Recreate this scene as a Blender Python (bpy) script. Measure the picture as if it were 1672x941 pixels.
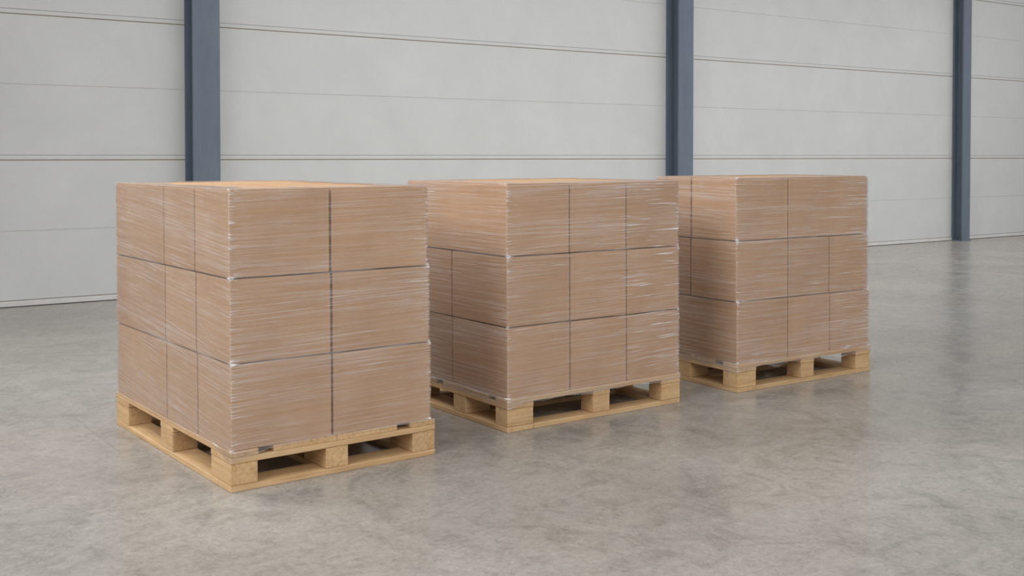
import bpy, bmesh, math, random
from mathutils import Vector, Matrix, noise

random.seed(7)
for o in list(bpy.data.objects):
    bpy.data.objects.remove(o)
scene = bpy.context.scene
COL = scene.collection

# ------------------------------------------------------------------ camera
F_PX, W_PX, H_PX = 1819.64, 1672.0, 941.0
YAW, PITCH, CY, CAM_H = 0.6012, 0.0234, 297.68, 1.19
cd = bpy.data.cameras.new('camera')
cam = bpy.data.objects.new('camera', cd)
COL.objects.link(cam)
cam.location = (0, 0, CAM_H)
cam.rotation_euler = (math.pi / 2 - PITCH, 0, -YAW)
cd.sensor_fit = 'HORIZONTAL'
cd.sensor_width = 36
cd.lens = F_PX * 36 / W_PX
cd.shift_y = -(H_PX / 2 - CY) / W_PX
cd.clip_end = 200
scene.camera = cam

# ------------------------------------------------------------------ world and lamps
scene.view_settings.view_transform = 'Standard'
scene.view_settings.look = 'None'
scene.view_settings.gamma = 1
scene.view_settings.use_curve_mapping = False
scene.view_settings.exposure = 0.0
try:
    scene.cycles.transparent_max_bounces = 24
except Exception:
    pass

world = bpy.data.worlds.new('hall_daylight')
scene.world = world
world.use_nodes = True
wn = world.node_tree
wn.nodes.clear()
w_out = wn.nodes.new('ShaderNodeOutputWorld')
w_bg = wn.nodes.new('ShaderNodeBackground')
w_tc = wn.nodes.new('ShaderNodeTexCoord')
w_sep = wn.nodes.new('ShaderNodeSeparateXYZ')
w_ramp = wn.nodes.new('ShaderNodeValToRGB')
w_ramp.color_ramp.elements[0].position = 0.0
w_ramp.color_ramp.elements[0].color = (0.80, 0.80, 0.80, 1)
w_ramp.color_ramp.elements[1].position = 0.75
w_ramp.color_ramp.elements[1].color = (1.0, 1.0, 1.0, 1)
w_bg.inputs['Strength'].default_value = 0.72
wn.links.new(w_tc.outputs['Generated'], w_sep.inputs[0])
wn.links.new(w_sep.outputs['Z'], w_ramp.inputs[0])
wn.links.new(w_ramp.outputs[0], w_bg.inputs['Color'])
wn.links.new(w_bg.outputs[0], w_out.inputs['Surface'])


def area(name, loc, target, sx, sy, power, color=(1, 1, 1), spread=180):
    ld = bpy.data.lights.new(name, 'AREA')
    ld.shape = 'RECTANGLE'
    ld.size, ld.size_y = sx, sy
    ld.energy = power
    ld.color = color
    ld.spread = math.radians(spread)
    lo = bpy.data.objects.new(name, ld)
    COL.objects.link(lo)
    lo.location = loc
    d = Vector(target) - Vector(loc)
    lo.rotation_euler = d.to_track_quat('-Z', 'Y').to_euler()
    return lo


area('roof_light', (9.5, 5.4, 5.2), (9.3, 8.9, 0.0), 13, 2.0, 108, (1.0, 0.998, 0.99), 92)
area('hall_light', (-3.2, 2.6, 4.2), (2.8, 3.9, 0.7), 4, 2.5, 72, (1.0, 0.99, 0.975), 100)
area('aisle_fill', (-0.3, 8.0, 4.6), (2.9, 4.5, 0.6), 3, 1.5, 48, (1.0, 0.99, 0.975), 80)  # unseen fill added to brighten the middle stack's left-hand faces
area('front_fill', (1.2, -3.5, 4.8), (3.4, 4.2, 0.5), 6, 2.5, 118, (1.0, 0.99, 0.98), 130)  # added fill from behind the camera, lifts the right-hand faces

# ------------------------------------------------------------------ material helpers
def new_mat(name):
    m = bpy.data.materials.new(name)
    m.use_nodes = True
    nt = m.node_tree
    nt.nodes.clear()
    out = nt.nodes.new('ShaderNodeOutputMaterial')
    return m, nt, out


def srgb(r, g, b):
    f = lambda c: ((c / 255 + 0.055) / 1.055) ** 2.4 if c > 10 else c / 255 / 12.92
    return (f(r), f(g), f(b), 1)


def N(nt, t, **kw):
    n = nt.nodes.new(t)
    for k, v in kw.items():
        if k in n.inputs:
            n.inputs[k].default_value = v
        else:
            setattr(n, k, v)
    return n


def coords(nt, kind='Object', scale=(1, 1, 1), rot=(0, 0, 0), uv=None):
    if uv:
        tc = N(nt, 'ShaderNodeUVMap', uv_map=uv)
        src = tc.outputs[0]
    else:
        tc = N(nt, 'ShaderNodeTexCoord')
        src = tc.outputs[kind]
    mp = N(nt, 'ShaderNodeMapping')
    mp.inputs['Scale'].default_value = scale
    mp.inputs['Rotation'].default_value = rot
    nt.links.new(src, mp.inputs[0])
    return mp.outputs[0]


def tex_noise(nt, vec, scale=1, detail=4, rough=0.55, dist=0.0):
    n = N(nt, 'ShaderNodeTexNoise', Scale=scale, Detail=detail, Roughness=rough, Distortion=dist)
    nt.links.new(vec, n.inputs['Vector'])
    return n.outputs[0]


def ramp(nt, fac, stops):
    r = N(nt, 'ShaderNodeValToRGB')
    els = r.color_ramp.elements
    while len(els) < len(stops):
        els.new(0.5)
    for e, (p, c) in zip(els, stops):
        e.position = p
        e.color = c if len(c) == 4 else (*c, 1)
    nt.links.new(fac, r.inputs[0])
    return r.outputs[0]


def math_node(nt, op, a, b=None, clamp=False):
    n = N(nt, 'ShaderNodeMath', operation=op, use_clamp=clamp)
    for i, x in enumerate((a, b)):
        if x is None:
            continue
        if isinstance(x, (int, float)):
            n.inputs[i].default_value = x
        else:
            nt.links.new(x, n.inputs[i])
    return n.outputs[0]


def mix_col(nt, fac, a, b, mode='MIX'):
    n = N(nt, 'ShaderNodeMix', data_type='RGBA', blend_type=mode)
    for sock, x in ((n.inputs[0], fac), (n.inputs[6], a), (n.inputs[7], b)):
        if hasattr(x, 'is_linked'):
            nt.links.new(x, sock)
        else:
            sock.default_value = x
    return n.outputs[2]


def principled(nt, out, color, rough=0.6, spec=0.5, bump=None, bump_strength=0.2, bump_dist=0.01):
    p = N(nt, 'ShaderNodeBsdfPrincipled')
    if hasattr(color, 'is_linked'):
        nt.links.new(color, p.inputs['Base Color'])
    else:
        p.inputs['Base Color'].default_value = color
    if hasattr(rough, 'is_linked'):
        nt.links.new(rough, p.inputs['Roughness'])
    else:
        p.inputs['Roughness'].default_value = rough
    p.inputs['Specular IOR Level'].default_value = spec
    if bump is not None:
        b = N(nt, 'ShaderNodeBump', Strength=bump_strength, Distance=bump_dist)
        nt.links.new(bump, b.inputs['Height'])
        nt.links.new(b.outputs[0], p.inputs['Normal'])
    nt.links.new(p.outputs[0], out.inputs['Surface'])
    return p


# ------------------------------------------------------------------ materials
def mat_concrete():
    m, nt, out = new_mat('polished_concrete')
    v = coords(nt)
    big = tex_noise(nt, v, 0.9, 6, 0.6, 0.6)
    c1 = ramp(nt, big, [(0.30, srgb(145, 141, 135)), (0.5, srgb(155, 151, 145)), (0.72, srgb(163, 160, 155))])
    mid = tex_noise(nt, v, 5.0, 9, 0.68, 1.4)
    c2 = ramp(nt, mid, [(0.28, (0.64, 0.635, 0.62)), (0.5, (1.0, 1.0, 1.0)), (0.75, (1.14, 1.14, 1.13))])
    col = mix_col(nt, 0.78, c1, c2, 'MULTIPLY')
    warm = tex_noise(nt, v, 0.55, 3, 0.5, 0.3)
    wf = ramp(nt, warm, [(0.42, (0, 0, 0)), (0.68, (1, 1, 1))])
    wfm = math_node(nt, 'MULTIPLY', wf, 0.35)
    col = mix_col(nt, wfm, col, mix_col(nt, 1.0, col, (1.05, 0.99, 0.93, 1), 'MULTIPLY'))
    # fine trowel veins and short scuffs
    v2 = coords(nt)
    for vs, lo, wd, ba in ((7.5, 0.72, 0.022, 0.50), (19.0, 0.80, 0.030, 0.46)):
        vein = tex_noise(nt, v2, vs, 7, 0.68, 1.6)
        vd = math_node(nt, 'ABSOLUTE', math_node(nt, 'SUBTRACT', vein, 0.5))
        vm = ramp(nt, vd, [(0.0, (lo, lo, lo * 0.98)), (wd, (1, 1, 1))])
        brk = ramp(nt, tex_noise(nt, v2, vs * 0.45, 4, 0.6, 0.5), [(ba, (0, 0, 0)), (ba + 0.16, (1, 1, 1))])
        col = mix_col(nt, brk, col, mix_col(nt, 1.0, col, vm, 'MULTIPLY'))
    fine_n = tex_noise(nt, v2, 42, 6, 0.7, 1.0)
    col = mix_col(nt, 0.6, col, ramp(nt, fine_n, [(0.28, (0.58, 0.57, 0.55)), (0.5, (1, 1, 1)), (0.72, (1.28, 1.28, 1.28))]), 'MULTIPLY')
    # saw-cut joints, three of them, square to the wall
    sep = N(nt, 'ShaderNodeSeparateXYZ')
    tc = N(nt, 'ShaderNodeTexCoord')
    nt.links.new(tc.outputs['Object'], sep.inputs[0])
    wob = math_node(nt, 'MULTIPLY', math_node(nt, 'SUBTRACT', tex_noise(nt, v, 1.3, 3), 0.5), 0.05)
    xw = math_node(nt, 'ADD', sep.outputs['X'], wob)
    jm = None
    for jx, ya, yb in ((1.21, 4.55, 5.5), (7.44, 4.2, 5.6), (10.55, 5.8, 9.3)):
        d = math_node(nt, 'ABSOLUTE', math_node(nt, 'SUBTRACT', xw, jx))
        k = math_node(nt, 'LESS_THAN', d, 0.006)
        k = math_node(nt, 'MULTIPLY', k, math_node(nt, 'MULTIPLY', math_node(nt, 'GREATER_THAN', sep.outputs['Y'], ya), math_node(nt, 'LESS_THAN', sep.outputs['Y'], yb)))
        jm = k if jm is None else math_node(nt, 'MAXIMUM', jm, k)
    jfade = ramp(nt, tex_noise(nt, v, 1.1, 2), [(0.40, (0, 0, 0)), (0.6, (1, 1, 1))])
    jf = math_node(nt, 'MULTIPLY', math_node(nt, 'MULTIPLY', jm, jfade), 0.45)
    col = mix_col(nt, jf, col, srgb(105, 100, 94))
    rg = ramp(nt, mid, [(0.3, (0.20, 0.20, 0.20)), (0.75, (0.31, 0.31, 0.31))])
    principled(nt, out, col, rg, 0.27, mid, 0.012, 0.01)
    return m


def mat_wall():
    m, nt, out = new_mat('painted_wall_panel')
    v = coords(nt)
    n = tex_noise(nt, v, 1.6, 7, 0.65, 0.4)
    c = ramp(nt, n, [(0.3, srgb(196, 197, 196)), (0.55, srgb(201, 202, 201)), (0.75, srgb(205, 206, 205))])
    f = tex_noise(nt, v, 60, 4, 0.6)
    c = mix_col(nt, 0.12, c, ramp(nt, f, [(0.3, (0.8, 0.8, 0.8)), (0.7, (1, 1, 1))]), 'MULTIPLY')
    principled(nt, out, c, 0.75, 0.25, f, 0.03, 0.004)
    return m


def mat_plain(name, c, rough=0.6, spec=0.4, var=0.12, scale=6):
    m, nt, out = new_mat(name)
    v = coords(nt)
    n = tex_noise(nt, v, scale, 6, 0.6)
    k = 1 - var
    col = mix_col(nt, 1.0, c, ramp(nt, n, [(0.3, (k, k, k)), (0.7, (1, 1, 1))]), 'MULTIPLY')
    principled(nt, out, col, rough, spec, n, 0.04, 0.005)
    return m


def mat_steel():
    m, nt, out = new_mat('blue_grey_painted_steel')
    v = coords(nt, scale=(1, 1, 0.35))
    n = tex_noise(nt, v, 7, 7, 0.65, 0.3)
    c = ramp(nt, n, [(0.3, srgb(95, 107, 121)), (0.6, srgb(104, 115, 128)), (0.8, srgb(111, 119, 131))])
    principled(nt, out, c, 0.5, 0.35, n, 0.03, 0.003)
    return m


def mat_cardboard():
    m, nt, out = new_mat('brown_corrugated_cardboard')
    v = coords(nt)
    oi = N(nt, 'ShaderNodeObjectInfo')
    big = tex_noise(nt, v, 4, 5, 0.6, 0.2)
    c = ramp(nt, big, [(0.25, srgb(184, 148, 114)), (0.55, srgb(195, 159, 124)), (0.8, srgb(201, 167, 132))])
    fib = tex_noise(nt, coords(nt, scale=(60, 60, 160)), 1, 5, 0.7)
    c = mix_col(nt, 0.22, c, ramp(nt, fib, [(0.3, (0.72, 0.70, 0.68)), (0.7, (1, 1, 1))]), 'MULTIPLY')
    tone = math_node(nt, 'ADD', math_node(nt, 'MULTIPLY', oi.outputs['Random'], 0.08), 0.95)
    hsv = N(nt, 'ShaderNodeHueSaturation')
    nt.links.new(c, hsv.inputs['Color'])
    nt.links.new(tone, hsv.inputs['Value'])
    flute = N(nt, 'ShaderNodeTexWave', Scale=40, Distortion=1.0, Detail=1.0)
    nt.links.new(v, flute.inputs['Vector'])
    principled(nt, out, hsv.outputs[0], 0.72, 0.25, fib, 0.08, 0.002)
    return m


def mat_wood(name, axis, chip=False):
    m, nt, out = new_mat(name)
    sc = {'X': (2.2, 55, 55), 'Y': (55, 2.2, 55), 'Z': (55, 55, 2.2)}[axis]
    oi = N(nt, 'ShaderNodeObjectInfo')
    tc = N(nt, 'ShaderNodeTexCoord')
    off = N(nt, 'ShaderNodeVectorMath', operation='ADD')
    rv = N(nt, 'ShaderNodeCombineXYZ')
    r10 = math_node(nt, 'MULTIPLY', oi.outputs['Random'], 31.0)
    for i in range(3):
        nt.links.new(r10, rv.inputs[i])
    nt.links.new(tc.outputs['Object'], off.inputs[0])
    nt.links.new(rv.outputs[0], off.inputs[1])
    mp = N(nt, 'ShaderNodeMapping')
    mp.inputs['Scale'].default_value = sc
    nt.links.new(off.outputs[0], mp.inputs[0])
    g = tex_noise(nt, mp.outputs[0], 1.0, 6, 0.6, 1.2)
    c = ramp(nt, g, [(0.25, srgb(180, 142, 98)), (0.48, srgb(207, 172, 128)), (0.62, srgb(214, 182, 141)), (0.8, srgb(188, 150, 106))])
    big = tex_noise(nt, off.outputs[0], 7, 5, 0.6, 0.5)
    c = mix_col(nt, 0.6, c, ramp(nt, big, [(0.3, (0.74, 0.71, 0.67)), (0.7, (1, 1, 1))]), 'MULTIPLY')
    if chip:
        sp = tex_noise(nt, off.outputs[0], 70, 6, 0.7, 1.5)
        c = mix_col(nt, 0.5, c, ramp(nt, sp, [(0.32, (0.62, 0.56, 0.48)), (0.5, (1, 1, 1))]), 'MULTIPLY')
    tone = math_node(nt, 'ADD', math_node(nt, 'MULTIPLY', oi.outputs['Random'], 0.16), 0.90)
    hsv = N(nt, 'ShaderNodeHueSaturation')
    nt.links.new(c, hsv.inputs['Color'])
    nt.links.new(tone, hsv.inputs['Value'])
    principled(nt, out, hsv.outputs[0], 0.68, 0.3, g, 0.18, 0.002)
    return m


def mat_film():
    m, nt, out = new_mat('clear_stretch_film')
    uv = 'wrap'
    # long creases that run with the pull of the film
    a = tex_noise(nt, coords(nt, uv=uv, scale=(1.6, 95, 1)), 1, 5, 0.62, 0.25)
    b = tex_noise(nt, coords(nt, uv=uv, scale=(3.2, 210, 1)), 1, 4, 0.6, 0.35)
    patch = tex_noise(nt, coords(nt, uv=uv, scale=(2.6, 5.5, 1)), 1, 3, 0.55, 0.2)
    streak = ramp(nt, a, [(0.44, (0, 0, 0)), (0.72, (1, 1, 1))])
    fine = ramp(nt, b, [(0.52, (0, 0, 0)), (0.74, (1, 1, 1))])
    pm = ramp(nt, patch, [(0.32, (0.15, 0.15, 0.15)), (0.68, (1, 1, 1))])
    at = N(nt, 'ShaderNodeAttribute', attribute_name='bunch_glint')
    bun = at.outputs['Fac']
    hz = math_node(nt, 'ADD', math_node(nt, 'MULTIPLY', streak, 0.25), math_node(nt, 'MULTIPLY', fine, 0.34))
    hz = math_node(nt, 'MULTIPLY', hz, pm)
    # a second pass of the film, wound at a slant, in a few bands
    x1 = tex_noise(nt, coords(nt, uv=uv, scale=(2.2, 120, 1), rot=(0, 0, math.radians(17))), 1, 4, 0.6, 0.2)
    xb = tex_noise(nt, coords(nt, uv=uv, scale=(0.5, 7.5, 1), rot=(0, 0, math.radians(17))), 1, 2, 0.5)
    xm = math_node(nt, 'MULTIPLY', ramp(nt, x1, [(0.45, (0, 0, 0)), (0.68, (1, 1, 1))]), ramp(nt, xb, [(0.52, (0, 0, 0)), (0.62, (1, 1, 1))]))
    hz = math_node(nt, 'ADD', hz, math_node(nt, 'MULTIPLY', xm, 0.22))
    # short gathered creases at corners and edges, white glints painted in as haze
    sh = tex_noise(nt, coords(nt, uv=uv, scale=(16, 190, 1)), 1, 3, 0.6, 0.4)
    shm = ramp(nt, sh, [(0.56, (0, 0, 0)), (0.61, (1, 1, 1))])
    cr = math_node(nt, 'MULTIPLY', math_node(nt, 'MULTIPLY', shm, bun), 0.85)
    hz = math_node(nt, 'ADD', hz, cr)
    edge = ramp(nt, bun, [(0.72, (0, 0, 0)), (0.95, (1, 1, 1))])  # shine along the rounded corners, painted in as white haze
    hz = math_node(nt, 'ADD', hz, math_node(nt, 'MULTIPLY', edge, 0.30))
    # sparse strong folds
    fo = tex_noise(nt, coords(nt, uv=uv, scale=(5.0, 150, 1)), 1, 2, 0.5, 0.3)
    fom = math_node(nt, 'MULTIPLY', ramp(nt, fo, [(0.66, (0, 0, 0)), (0.74, (1, 1, 1))]), 0.5)
    pa = N(nt, 'ShaderNodeAttribute', attribute_name='pull')
    fo2 = tex_noise(nt, coords(nt, uv=uv, scale=(4.0, 105, 1)), 1, 3, 0.55, 0.3)
    fo2m = math_node(nt, 'MULTIPLY', ramp(nt, fo2, [(0.60, (0, 0, 0)), (0.67, (1, 1, 1))]), 0.55)
    hz = math_node(nt, 'ADD', hz, math_node(nt, 'MULTIPLY', fo2m, pa.outputs['Fac']))
    hz = math_node(nt, 'ADD', hz, math_node(nt, 'MULTIPLY', fom, pm))
    hz = math_node(nt, 'ADD', hz, 0.035, True)
    hb = math_node(nt, 'ADD', math_node(nt, 'MULTIPLY', a, 0.6), math_node(nt, 'MULTIPLY', math_node(nt, 'ADD', b, sh), 0.4))
    bump = N(nt, 'ShaderNodeBump', Strength=0.55, Distance=0.006)
    nt.links.new(hb, bump.inputs['Height'])
    tr = N(nt, 'ShaderNodeBsdfTransparent')
    tr.inputs[0].default_value = (0.975, 0.965, 0.965, 1)
    df = N(nt, 'ShaderNodeBsdfDiffuse')
    df.inputs[0].default_value = (0.84, 0.82, 0.82, 1)
    gl = N(nt, 'ShaderNodeBsdfGlossy', Roughness=0.16)
    gl.inputs[0].default_value = (1, 1, 1, 1)
    nt.links.new(bump.outputs[0], gl.inputs['Normal'])
    fr = N(nt, 'ShaderNodeFresnel', IOR=1.38)
    nt.links.new(bump.outputs[0], fr.inputs['Normal'])
    m1 = N(nt, 'ShaderNodeMixShader')
    nt.links.new(hz, m1.inputs[0])
    nt.links.new(tr.outputs[0], m1.inputs[1])
    nt.links.new(df.outputs[0], m1.inputs[2])
    m2 = N(nt, 'ShaderNodeMixShader')
    nt.links.new(math_node(nt, 'MINIMUM', fr.outputs[0], 0.45), m2.inputs[0])
    nt.links.new(m1.outputs[0], m2.inputs[1])
    nt.links.new(gl.outputs[0], m2.inputs[2])
    nt.links.new(m2.outputs[0], out.inputs['Surface'])
    return m


M_FLOOR = mat_concrete()
M_WALL = mat_wall()
M_SEAL = mat_plain('brown_joint_sealant', srgb(160, 148, 132), 0.8)
M_GROOVE = mat_plain('grey_joint_groove', srgb(178, 177, 172), 0.8)
M_BASE = mat_plain('pale_base_flashing', srgb(208, 208, 205), 0.6)
M_GAP = mat_plain('dark_floor_gap', srgb(70, 68, 64), 0.9)
M_STEEL = mat_steel()
M_CARD = mat_cardboard()
M_WOOD = {'X': mat_wood('pine_board_x', 'X'), 'Y': mat_wood('pine_board_y', 'Y')}
M_BLOCK = {'X': mat_wood('pine_block_x', 'X', True), 'Y': mat_wood('pine_block_y', 'Y', True)}
M_FILM = mat_film()
M_BOLT = mat_plain('dull_zinc', srgb(120, 122, 125), 0.45, 0.5)


# ------------------------------------------------------------------ object helpers
def link(name, bm, mats, parent=None, smooth=False):
    me = bpy.data.meshes.new(name)
    bm.to_mesh(me)
    bm.free()
    for mt in (mats if isinstance(mats, (list, tuple)) else [mats]):
        me.materials.append(mt)
    if smooth:
        for p in me.polygons:
            p.use_smooth = True
    o = bpy.data.objects.new(name, me)
    COL.objects.link(o)
    if parent:
        o.parent = parent
    return o


def box_bm(x0, x1, y0, y1, z0, z1, bevel=0.0, seg=2):
    bm = bmesh.new()
    bmesh.ops.create_cube(bm, size=1)
    for v in bm.verts:
        v.co = Vector(((x0 + x1) / 2 + v.co.x * (x1 - x0), (y0 + y1) / 2 + v.co.y * (y1 - y0), (z0 + z1) / 2 + v.co.z * (z1 - z0)))
    if bevel:
        bmesh.ops.bevel(bm, geom=list(bm.edges), offset=bevel, segments=seg, profile=0.6, affect='EDGES')
    return bm


def tag(o, label, cat, group=None):
    o['label'] = label
    o['category'] = cat
    if group:
        o['group'] = group
    return o


def empty(name, loc, rz=0):
    o = bpy.data.objects.new(name, None)
    o.empty_display_size = 0.2
    COL.objects.link(o)
    o.location = loc
    o.rotation_euler = (0, 0, rz)
    return o


# ------------------------------------------------------------------ setting
WALL_Y = 9.44
X0, X1 = -14.0, 34.0
bm = box_bm(X0, X1, -9.0, WALL_Y + 0.2, -0.2, 0.0)
o = link('floor', bm, M_FLOOR)
o['kind'] = 'structure'

# panel wall: one profile in (depth, height) drawn along the hall
prof = []      # (depth behind the face, z, material of the strip that follows)
z = 0.0
prof.append((0.0, 0.0, 0))


def groove(zc, w, depth, mat):
    prof.append((0.0, zc - w / 2, 0))
    prof.append((depth, zc - w / 2, mat))
    prof.append((depth, zc + w / 2, 0))
    prof.append((0.0, zc + w / 2, 0))


for zz, w, dp, mt in ((0.05, 0.007, 0.006, 1),
                      (0.600, 0.004, 0.0015, 2),
                      (1.159, 0.009, 0.006, 1), (1.198, 0.006, 0.003, 2),
                      (1.758, 0.004, 0.0015, 2),
                      (2.309, 0.009, 0.006, 1), (2.347, 0.006, 0.003, 2),
                      (2.905, 0.004, 0.0015, 2),
                      (3.425, 0.009, 0.006, 1), (3.463, 0.006, 0.003, 2),
                      (4.02, 0.004, 0.0015, 2),
                      (4.60, 0.009, 0.006, 1), (4.64, 0.006, 0.003, 2)):
    groove(zz, w, dp, mt)
prof.append((0.0, 6.0, 0))
prof.append((0.2, 6.0, 0))
prof.append((0.2, 0.0, 0))
bm = bmesh.new()
va = [bm.verts.new((X0, WALL_Y + d, zz)) for d, zz, _ in prof]
vb = [bm.verts.new((X1, WALL_Y + d, zz)) for d, zz, _ in prof]
n = len(prof)
for i in range(n):
    j = (i + 1) % n
    f = bm.faces.new((va[i], vb[i], vb[j], va[j]))
    f.material_index = prof[i][2]
bm.faces.new(va[::-1])
bm.faces.new(vb)
bmesh.ops.recalc_face_normals(bm, faces=list(bm.faces))
o = link('wall_back', bm, [M_WALL, M_SEAL, M_GROOVE])
o['kind'] = 'structure'

bm = box_bm(X0, X1, WALL_Y - 0.012, WALL_Y, 0.006, 0.040, 0.002)
o = link('baseboard_back', bm, M_BASE)
o['kind'] = 'structure'
bm = box_bm(X0, X1, WALL_Y - 0.006, WALL_Y, 0.0, 0.006)
o = link('trim_1', bm, M_GAP)
o['kind'] = 'structure'


# ------------------------------------------------------------------ steel columns
def column(x, width, depth, label):
    yf = WALL_Y - depth
    tf, tw = 0.020, 0.014
    pts = [(0, 0), (width, 0), (width, tf), (width / 2 + tw / 2, tf), (width / 2 + tw / 2, depth - tf), (width, depth - tf),
           (width, depth), (0, depth), (0, depth - tf), (width / 2 - tw / 2, depth - tf), (width / 2 - tw / 2, tf), (0, tf)]
    root = empty('steel_column', (x, yf, 0))
    tag(root, label, 'column', 'blue grey steel columns along the wall')
    bm = bmesh.new()
    lo = [bm.verts.new((a, b, 0.012)) for a, b in pts]
    hi = [bm.verts.new((a, b, 6.0)) for a, b in pts]
    for i in range(12):
        j = (i + 1) % 12
        bm.faces.new((lo[i], lo[j], hi[j], hi[i]))
    bm.faces.new(lo[::-1])
    bm.faces.new(hi)
    bmesh.ops.bevel(bm, geom=[e for e in bm.edges if abs(e.verts[0].co.z - e.verts[1].co.z) > 1], offset=0.003, segments=2, affect='EDGES')
    bmesh.ops.recalc_face_normals(bm, faces=list(bm.faces))
    link('shaft', bm, M_STEEL, root)
    link('base_plate', box_bm(-0.008, width + 0.008, -0.012, depth - 0.014, 0, 0.012, 0.002), M_STEEL, root)
    for bx in (0.04, width - 0.04):
        bm = bmesh.new()
        bmesh.ops.create_cone(bm, cap_ends=True, segments=6, radius1=0.011, radius2=0.011, depth=0.016,
                              matrix=Matrix.Translation((bx, tf + 0.035, 0.020)))
        link('anchor_bolt', bm, M_BOLT, root)
    return root


column(3.085, 0.235, 0.215, 'blue grey steel column nearest the camera, rising behind the left pallet stack')
column(8.585, 0.225, 0.215, 'blue grey steel column rising behind the far pallet stack')
column(13.985, 0.185, 0.170, 'blue grey steel column at far right with its foot in view')


# ------------------------------------------------------------------ pallets
def pallet(x, y, rz, us, ts, deck_dir, decks, label):
    """us / ts: block spans along the face to the right and along the face to the left."""
    root = empty('wooden_pallet', (x, y, 0), rz)
    tag(root, label, 'pallet', 'wooden pallets under the wrapped boxes')
    w, d = us[-1][1], ts[-1][1]
    g = 0.0008
    rb = 0.003

    def jit():
        return random.uniform(-0.0015, 0.0015)
    long_ax = 'X' if deck_dir == 'u' else 'Y'
    cross = 'Y' if deck_dir == 'u' else 'X'
    # base boards: two across the ends of the runners, three runners between
    if deck_dir == 'u':
        link('base_board', box_bm(0, us[0][1], 0, d, 0, 0.022, rb), M_WOOD['Y'], root)
        link('base_board', box_bm(us[2][0], w, 0, d, 0, 0.022, rb), M_WOOD['Y'], root)
        for t in ts:
            link('base_board', box_bm(us[0][1] + g, us[2][0] - g, t[0], t[1], 0, 0.022, rb), M_WOOD['X'], root)
    else:
        link('base_board', box_bm(0, w, 0, ts[0][1] * 0.62, 0, 0.022, rb), M_WOOD['X'], root)
        link('base_board', box_bm(0, w, ts[2][0] + 0.03, d, 0, 0.022, rb), M_WOOD['X'], root)
        for u in us:
            link('base_board', box_bm(u[0], u[1], ts[0][1] * 0.62 + g, ts[2][0] + 0.03 - g, 0, 0.022, rb), M_WOOD['Y'], root)
    for u in us:
        for t in ts:
            link('block', box_bm(u[0] + 0.001 + abs(jit()), u[1] - 0.001, t[0] + 0.001 + abs(jit()), t[1] - 0.001, 0.0226, 0.0994, 0.0030),
                 M_BLOCK[long_ax], root)
    if deck_dir == 'u':
        for u in us:
            link('stringer_board', box_bm(u[0], u[1], 0.0005, d, 0.100, 0.1218, rb), M_WOOD['Y'], root)
        for a, b in decks:
            link('deck_board', box_bm(abs(jit()), w - abs(jit()), a, b, 0.122, 0.144, rb), M_WOOD['X'], root)
    else:
        for t in ts:
            link('stringer_board', box_bm(0.0005, w, t[0], t[1], 0.100, 0.1218, rb), M_WOOD['X'], root)
        for a, b in decks:
            link('deck_board', box_bm(a, b, abs(jit()), d - abs(jit()), 0.122, 0.144, rb), M_WOOD['Y'], root)
    return root


P = [
    dict(x=1.3907, y=3.7809, rz=0.0426, us=[(0, .104), (.372, .468), (.753, .857)], ts=[(0, .185), (.575, .715), (1.11, 1.274)],
         dir='t', decks=[(0, .106), (.165, .4215), (.422, .682), (.742, .857)],
         label='light pine pallet nearest the camera, under the left stack'),
    dict(x=2.6743, y=3.9343, rz=0.0243, us=[(0, .142), (.481, .581), (.905, 1.0265)], ts=[(0, .092), (.33, .43), (.765, .864)],
         dir='u', decks=[(0, .092), (.150, .335), (.339, .520), (.580, .712), (.765, .864)],
         label='light pine pallet under the middle stack of boxes'),
    dict(x=4.0819, y=3.9527, rz=-0.0063, us=[(0, .136), (.4705, .571), (.909, 1.029)], ts=[(0, .103), (.343, .445), (.545, .635)],
         dir='u', decks=[(0, .103), (.162, .300), (.304, .445), (.535, .635)],
         label='light pine pallet under the right stack, farthest from the camera'),
]
for p in P:
    pallet(p['x'], p['y'], p['rz'], p['us'], p['ts'], p['dir'], p['decks'], p['label'])

# ------------------------------------------------------------------ cardboard boxes
# levels, top to bottom: (x, y, width, depth, z) of the stack outline
LEV = [
    [(1.3881, 3.7761, .8216, 1.2487, 1.0720), (1.3892, 3.7733, .8273, 1.2511, .7583), (1.3912, 3.7716, .8307, 1.2526, .4545), (1.3911, 3.7704, .8340, 1.2554, .1445)],
    [(2.6636, 3.9290, 1.0137, .8268, 1.0708), (2.6655, 3.9272, 1.0148, .8268, .7596), (2.6664, 3.9262, 1.0169, .8268, .4538), (2.6677, 3.9258, 1.0159, .8268, .1445)],
    [(4.0642, 3.9508, 1.0122, .5890, 1.0797), (4.0662, 3.9492, 1.0095, .5890, .7637), (4.0690, 3.9457, 1.0126, .5890, .4573), (4.0716, 3.9429, 1.0142, .5890, .1445)],
]
WHERE = ['left', 'middle', 'right']
LAYER = ['top', 'middle', 'bottom']
# box layout per stack and layer: seams along the right-hand face (u) and along the left-hand face (t)
LAY = [
    [([.398], [.325, .653]), ([.400], [.320, .648]), ([.400], [.314, .642])],
    [([.347, .683], []), ([.3465, .683], [.4375]), ([.3465, .6835], [.4375])],
    [([.3786], [.324]), ([.377, .697], [.3315]), ([.371, .697], [])],
]


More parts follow.
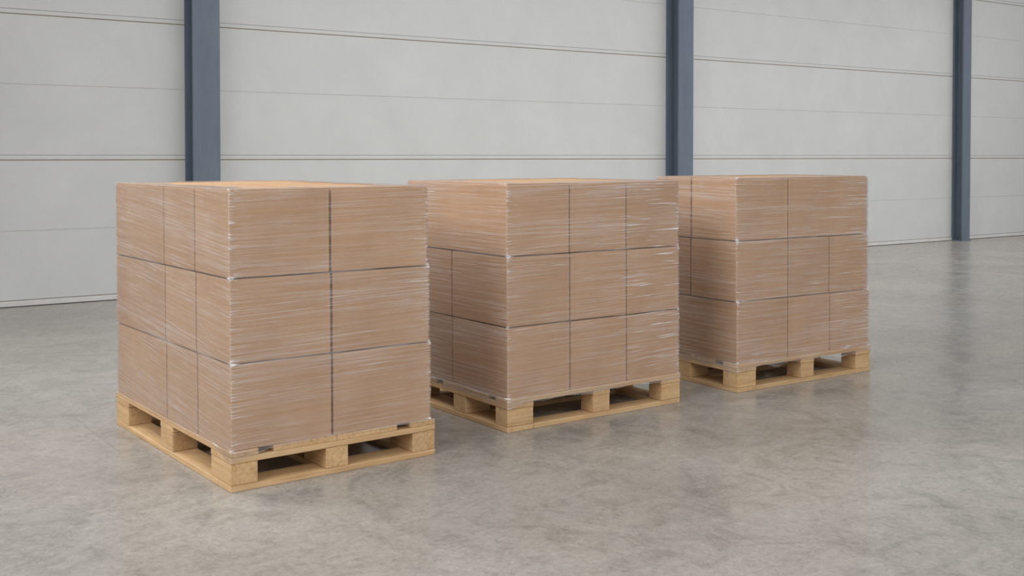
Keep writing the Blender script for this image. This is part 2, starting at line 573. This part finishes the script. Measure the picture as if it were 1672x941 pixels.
def carton(x0, y0, w, d, z0, h, rz, label, group, flaps, along, lift):
    """one closed case: body with slightly soft edges; on the top layer its two top flaps as parts"""
    th = 0.004
    bm = box_bm(0, w, 0, d, 0, h - (th if flaps else 0), 0.0035, 2)
    # the walls of a filled case bulge by a millimetre or two
    bmesh.ops.subdivide_edges(bm, edges=[e for e in bm.edges if e.calc_length() > 0.1], cuts=3, use_grid_fill=True)
    for v in bm.verts:
        a, b, c = v.co.x / w, v.co.y / d, v.co.z / h
        k = 0.0010
        if b < .02 or b > .98:
            v.co.y += (-1 if b < .5 else 1) * k * 16 * max(0, a * (1 - a)) * max(0, c * (1 - c))
        if a < .02 or a > .98:
            v.co.x += (-1 if a < .5 else 1) * k * 16 * max(0, b * (1 - b)) * max(0, c * (1 - c))
    o = link('cardboard_box', bm, M_CARD)
    o.location = (x0, y0, z0)
    o.rotation_euler = (0, 0, rz)
    tag(o, label, 'box', group)
    if flaps:
        e = 0.0015
        for k in (0, 1):
            if along == 'u':
                f = box_bm(e, w - e, e if k == 0 else d / 2 + .002, d / 2 - .002 if k == 0 else d - e, h - th + .0004, h, .0012, 1)
            else:
                f = box_bm(e if k == 0 else w / 2 + .002, w / 2 - .002 if k == 0 else w - e, e, d - e, h - th + .0004, h, .0012, 1)
            link('top_flap', f, M_CARD, o)
    return o


def place_words(i, ui, nu, ti, nt_):
    """where a case stands in its layer, said by the faces one sees"""
    if ti == 0 and ui == 0:
        return 'at its near corner'
    if ti == 0 and ui == nu - 1:
        return 'right end of its right-hand face'
    if ti == 0:
        return 'middle of its right-hand face'
    if ui == 0 and ti == nt_ - 1:
        return 'back end of its left-hand face'
    if ui == 0:
        return 'middle of its left-hand face'
    if ti == nt_ - 1 and ui == nu - 1:
        return 'at its hidden back right corner'
    if ui == nu - 1:
        return 'halfway back on its far side'
    return 'in the middle of its back side'


BOXRECT = []
for i in range(3):
    rz = P[i]['rz']
    c, s = math.cos(rz), math.sin(rz)
    lv = LEV[i]
    # seat the stack four millimetres inside the pallet's corner
    bx = P[i]['x'] + c * .004 - s * .004 - lv[3][0]
    by = P[i]['y'] + s * .004 + c * .004 - lv[3][1]
    rects = []
    for k in range(3):
        a, b = lv[k], lv[k + 1]
        f = 0.35 if k < 2 else 0.5
        q = [a[j] * (1 - f) + b[j] * f for j in range(4)]
        rects.append((q[0] + bx, q[1] + by, q[2], q[3], b[4], a[4]))
    BOXRECT.append(rects)
    for k in range(3):
        x0, y0, w, d, zb, zt = rects[k]
        us, ts = LAY[i][k]
        ue = [0] + us + [w]
        te = [0] + ts + [d]
        for a in range(len(ue) - 1):
            for b in range(len(te) - 1):
                gu = 0.0045 if (i, a) in ((0, 0), (0, 1)) else 0.003
                u0 = ue[a] + (gu if a else 0)
                u1 = ue[a + 1] - (gu if a < len(ue) - 2 else 0)
                t0 = te[b] + (.0045 if b else 0) + random.uniform(0, .0015)
                t1 = te[b + 1] - (.0045 if b < len(te) - 2 else 0)
                lab = f"brown cardboard box, {LAYER[k]} layer of {WHERE[i]} stack, {place_words(i, a, len(ue) - 1, b, len(te) - 1)}"
                zlo = zb + (0.0006 if k < 2 else 0)
                carton(x0 + c * u0 - s * t0, y0 + s * u0 + c * t0, u1 - u0, t1 - t0, zlo, zt - zlo - (0.0045 if k else 0), rz, lab,
                       f'boxes of the {WHERE[i]} stack', k == 0, 'u' if (i + a) % 2 else 't', 0)


# ------------------------------------------------------------------ stretch film
def film(i, label, skirts, shear, pull):
    p = P[i]
    rz = p['rz']
    c, s = math.cos(rz), math.sin(rz)
    pw, pd = p['us'][-1][1], p['ts'][-1][1]
    rects = BOXRECT[i]

    def local(q):       # rect of a layer in the pallet's own axes
        dx, dy = q[0] - p['x'], q[1] - p['y']
        return [dx * c + dy * s, -dx * s + dy * c, q[2], q[3]]

    def grow(q, m):
        return [q[0] - m, q[1] - m, q[2] + 2 * m, q[3] + 2 * m]
    L = [local(q) for q in rects]
    # points along the way round: (side, fraction), denser at the corners
    fr = []
    nn = 44
    for k in range(nn + 1):
        q = k / nn
        fr.append(0.5 - 0.5 * math.cos(math.pi * q) if True else q)
    loop = []
    for side in range(4):
        for q in fr[:-1]:
            loop.append((side, q))
    npt = len(loop)

    def point(rect, side, q, rad=0.006):
        x, y, w, d = rect
        cs = [(x, y), (x + w, y), (x + w, y + d), (x, y + d)]
        a, b = Vector(cs[side]), Vector(cs[(side + 1) % 4])
        v = a.lerp(b, q)
        cx, cy = x + w / 2, y + d / 2
        # rounded corner
        ix = min(max(v.x, x + rad), x + w - rad)
        iy = min(max(v.y, y + rad), y + d - rad)
        dv = Vector((v.x - ix, v.y - iy))
        if dv.length > rad:
            v = Vector((ix, iy)) + dv.normalized() * rad
        return v
    rings = []          # (rect, z, kind, extra)
    rim = 0.16
    ztop = rects[0][5]
    for q in (1.0, 0.8, 0.6, 0.4, 0.2, 0.06):
        rings.append(('rim', q))
    for k in range(3):
        zt, zb = rects[k][5], rects[k][4]
        m = 34
        for j in range(m + 1):
            q = j / m
            z = zt - (zt - zb) * q
            ins = 0.0
            if k and j == 0:
                ins = -0.0018 if i < 2 else 0.0
            if k < 2 and j == m:
                continue
            rings.append(('side', k, z, (0.0040 if i < 2 else 0.0056) + ins))
    for j in range(1, 11):
        rings.append(('skirt', j / 10))
    bm = bmesh.new()
    uvl = bm.loops.layers.uv.new('wrap')
    fl = bm.verts.layers.float.new('bunch_glint')
    pl = bm.verts.layers.float.new('pull')
    grid = []
    info = []
    seed = 13.7 * (i + 1)
    for r in rings:
        row = []
        irow = []
        for n_, (side, q) in enumerate(loop):
            base = grow(L[0], 0.003)
            ln = base[2] if side % 2 == 0 else base[3]
            sl = q * ln
            per = [0, base[2], base[2] + base[3], 2 * base[2] + base[3]][side] + sl
            dc = min(q, 1 - q) * ln
            bun = math.exp(-(dc / 0.035) ** 1.2)
            # gathering and painted glints strongest where film pulls on to the right-hand face
            bun *= (1.0, 0.7, 0.5, 0.18 if q > .5 else 0.5)[side]
            ang = per / (2 * (base[2] + base[3])) * 2 * math.pi
            nx, ny = math.cos(ang) * 3, math.sin(ang) * 3
            if r[0] == 'rim':
                wob = 0.7 + 0.5 * noise.noise(Vector((nx * 1.3 + seed, ny * 1.3, 0)))
                v = point(grow(L[0], 0.003 - rim * wob * r[1]), side, q)
                z = ztop + 0.0034 + 0.0012 * noise.noise(Vector((v.x * 22, v.y * 22, seed)))
                vz = ztop + rim * r[1]
                bun *= 0.5
            elif r[0] == 'side':
                k, z, g = r[1], r[2], r[3]
                g += 0.0018 * max(-0.25, noise.noise(Vector((nx * 1.2 + seed, ny * 1.2, z * 55))))
                v = point(grow(L[k], g), side, q)
                zt, zb = rects[k][5], rects[k][4]
                dz = min(zt - z, 9) if k == 0 else zt - z
                bun = max(bun * (0.55 + 0.45 * noise.noise(Vector((seed, side * 3.1, z * 6)))), 0)
                # film gathers, with painted glint, where a corner meets a layer seam
                knot = math.exp(-((min(abs(zt - z), abs(zb - z))) / 0.008) ** 2) * math.exp(-(dc / 0.018) ** 2)
                bun = min(1.3, bun + (knot * 1.2 if k or z < zt - .1 else knot * .5))
                vz = z
            else:
                sk = skirts[side] * (0.75 + 0.5 * noise.noise(Vector((nx * 1.6 + seed, ny * 1.6, 4))))
                front = max(0.0, 1 - dc / 0.16) if (side == 0 and q < .5) or (side == 3 and q > .5) else 0.0
                sk += front * max(0, 0.045 - sk) * 0.9
                z = 0.1442 - sk * r[1]
                inn = grow(L[2], 0.0035)
                outr = [-0.003, -0.003, pw + 0.006, pd + 0.006]
                # sits on the deck edge first, then hangs outside it
                kq = 1.0
                rect = [inn[t_] * (1 - kq) + outr[t_] * kq for t_ in range(4)]
                g = 0.0012 * noise.noise(Vector((nx * 2 + seed, ny * 2, z * 90)))
                rect = grow(rect, max(0, g))
                if r[1] <= 0.1:
                    z = 0.1452
                v = point(rect, side, q)
                vz = z
                bun = max(bun * 0.6, 0.25 * math.exp(-((1 - r[1]) / 0.15) ** 2))
            vt = bm.verts.new((v.x, v.y, z))
            vt[fl] = bun
            vt[pl] = pull * max(0.0, min(1.0, (q - .42) / .4)) if side == 0 else 0.0
            row.append(vt)
            irow.append((per, vz + shear[side] * sl))
        grid.append(row)
        info.append(irow)
    tot = 2 * (L[0][2] + L[0][3])
    for a in range(len(grid) - 1):
        for b in range(npt):
            d_ = (b + 1) % npt
            f = bm.faces.new((grid[a][b], grid[a + 1][b], grid[a + 1][d_], grid[a][d_]))
            same = loop[b][0] == loop[d_][0]
            sd = loop[b][0]
            for lp, (ra, cb) in zip(f.loops, ((a, b), (a + 1, b), (a + 1, d_), (a, d_))):
                pu, pv = info[ra][cb]
                if not same and cb == d_:
                    ln = L[0][2] if sd % 2 == 0 else L[0][3]
                    pv = pv + shear[sd] * ln
                    if d_ == 0:
                        pu += tot
                lp[uvl].uv = (pu + seed, pv)
    bmesh.ops.recalc_face_normals(bm, faces=list(bm.faces))
    o = link('stretch_film', bm, M_FILM, smooth=True)
    o.location = (p['x'], p['y'], 0)
    o.rotation_euler = (0, 0, rz)
    tag(o, label, 'stretch film', 'clear stretch film round the stacks')
    return o


film(0, 'clear wrinkled stretch film wound round the boxes of the left stack', [0.004, 0.06, 0.09, 0.004], [-0.02, 0.05, 0.05, 0.08], 0.25)
film(1, 'clear wrinkled stretch film wound round the boxes of the middle stack', [0.034, 0.06, 0.09, 0.034], [-0.02, 0.05, 0.05, 0.0], 1.0)
film(2, 'clear wrinkled stretch film wound round the boxes of the right stack', [0.040, 0.06, 0.10, 0.040], [0.0, 0.05, 0.05, 0.02], 0.8)
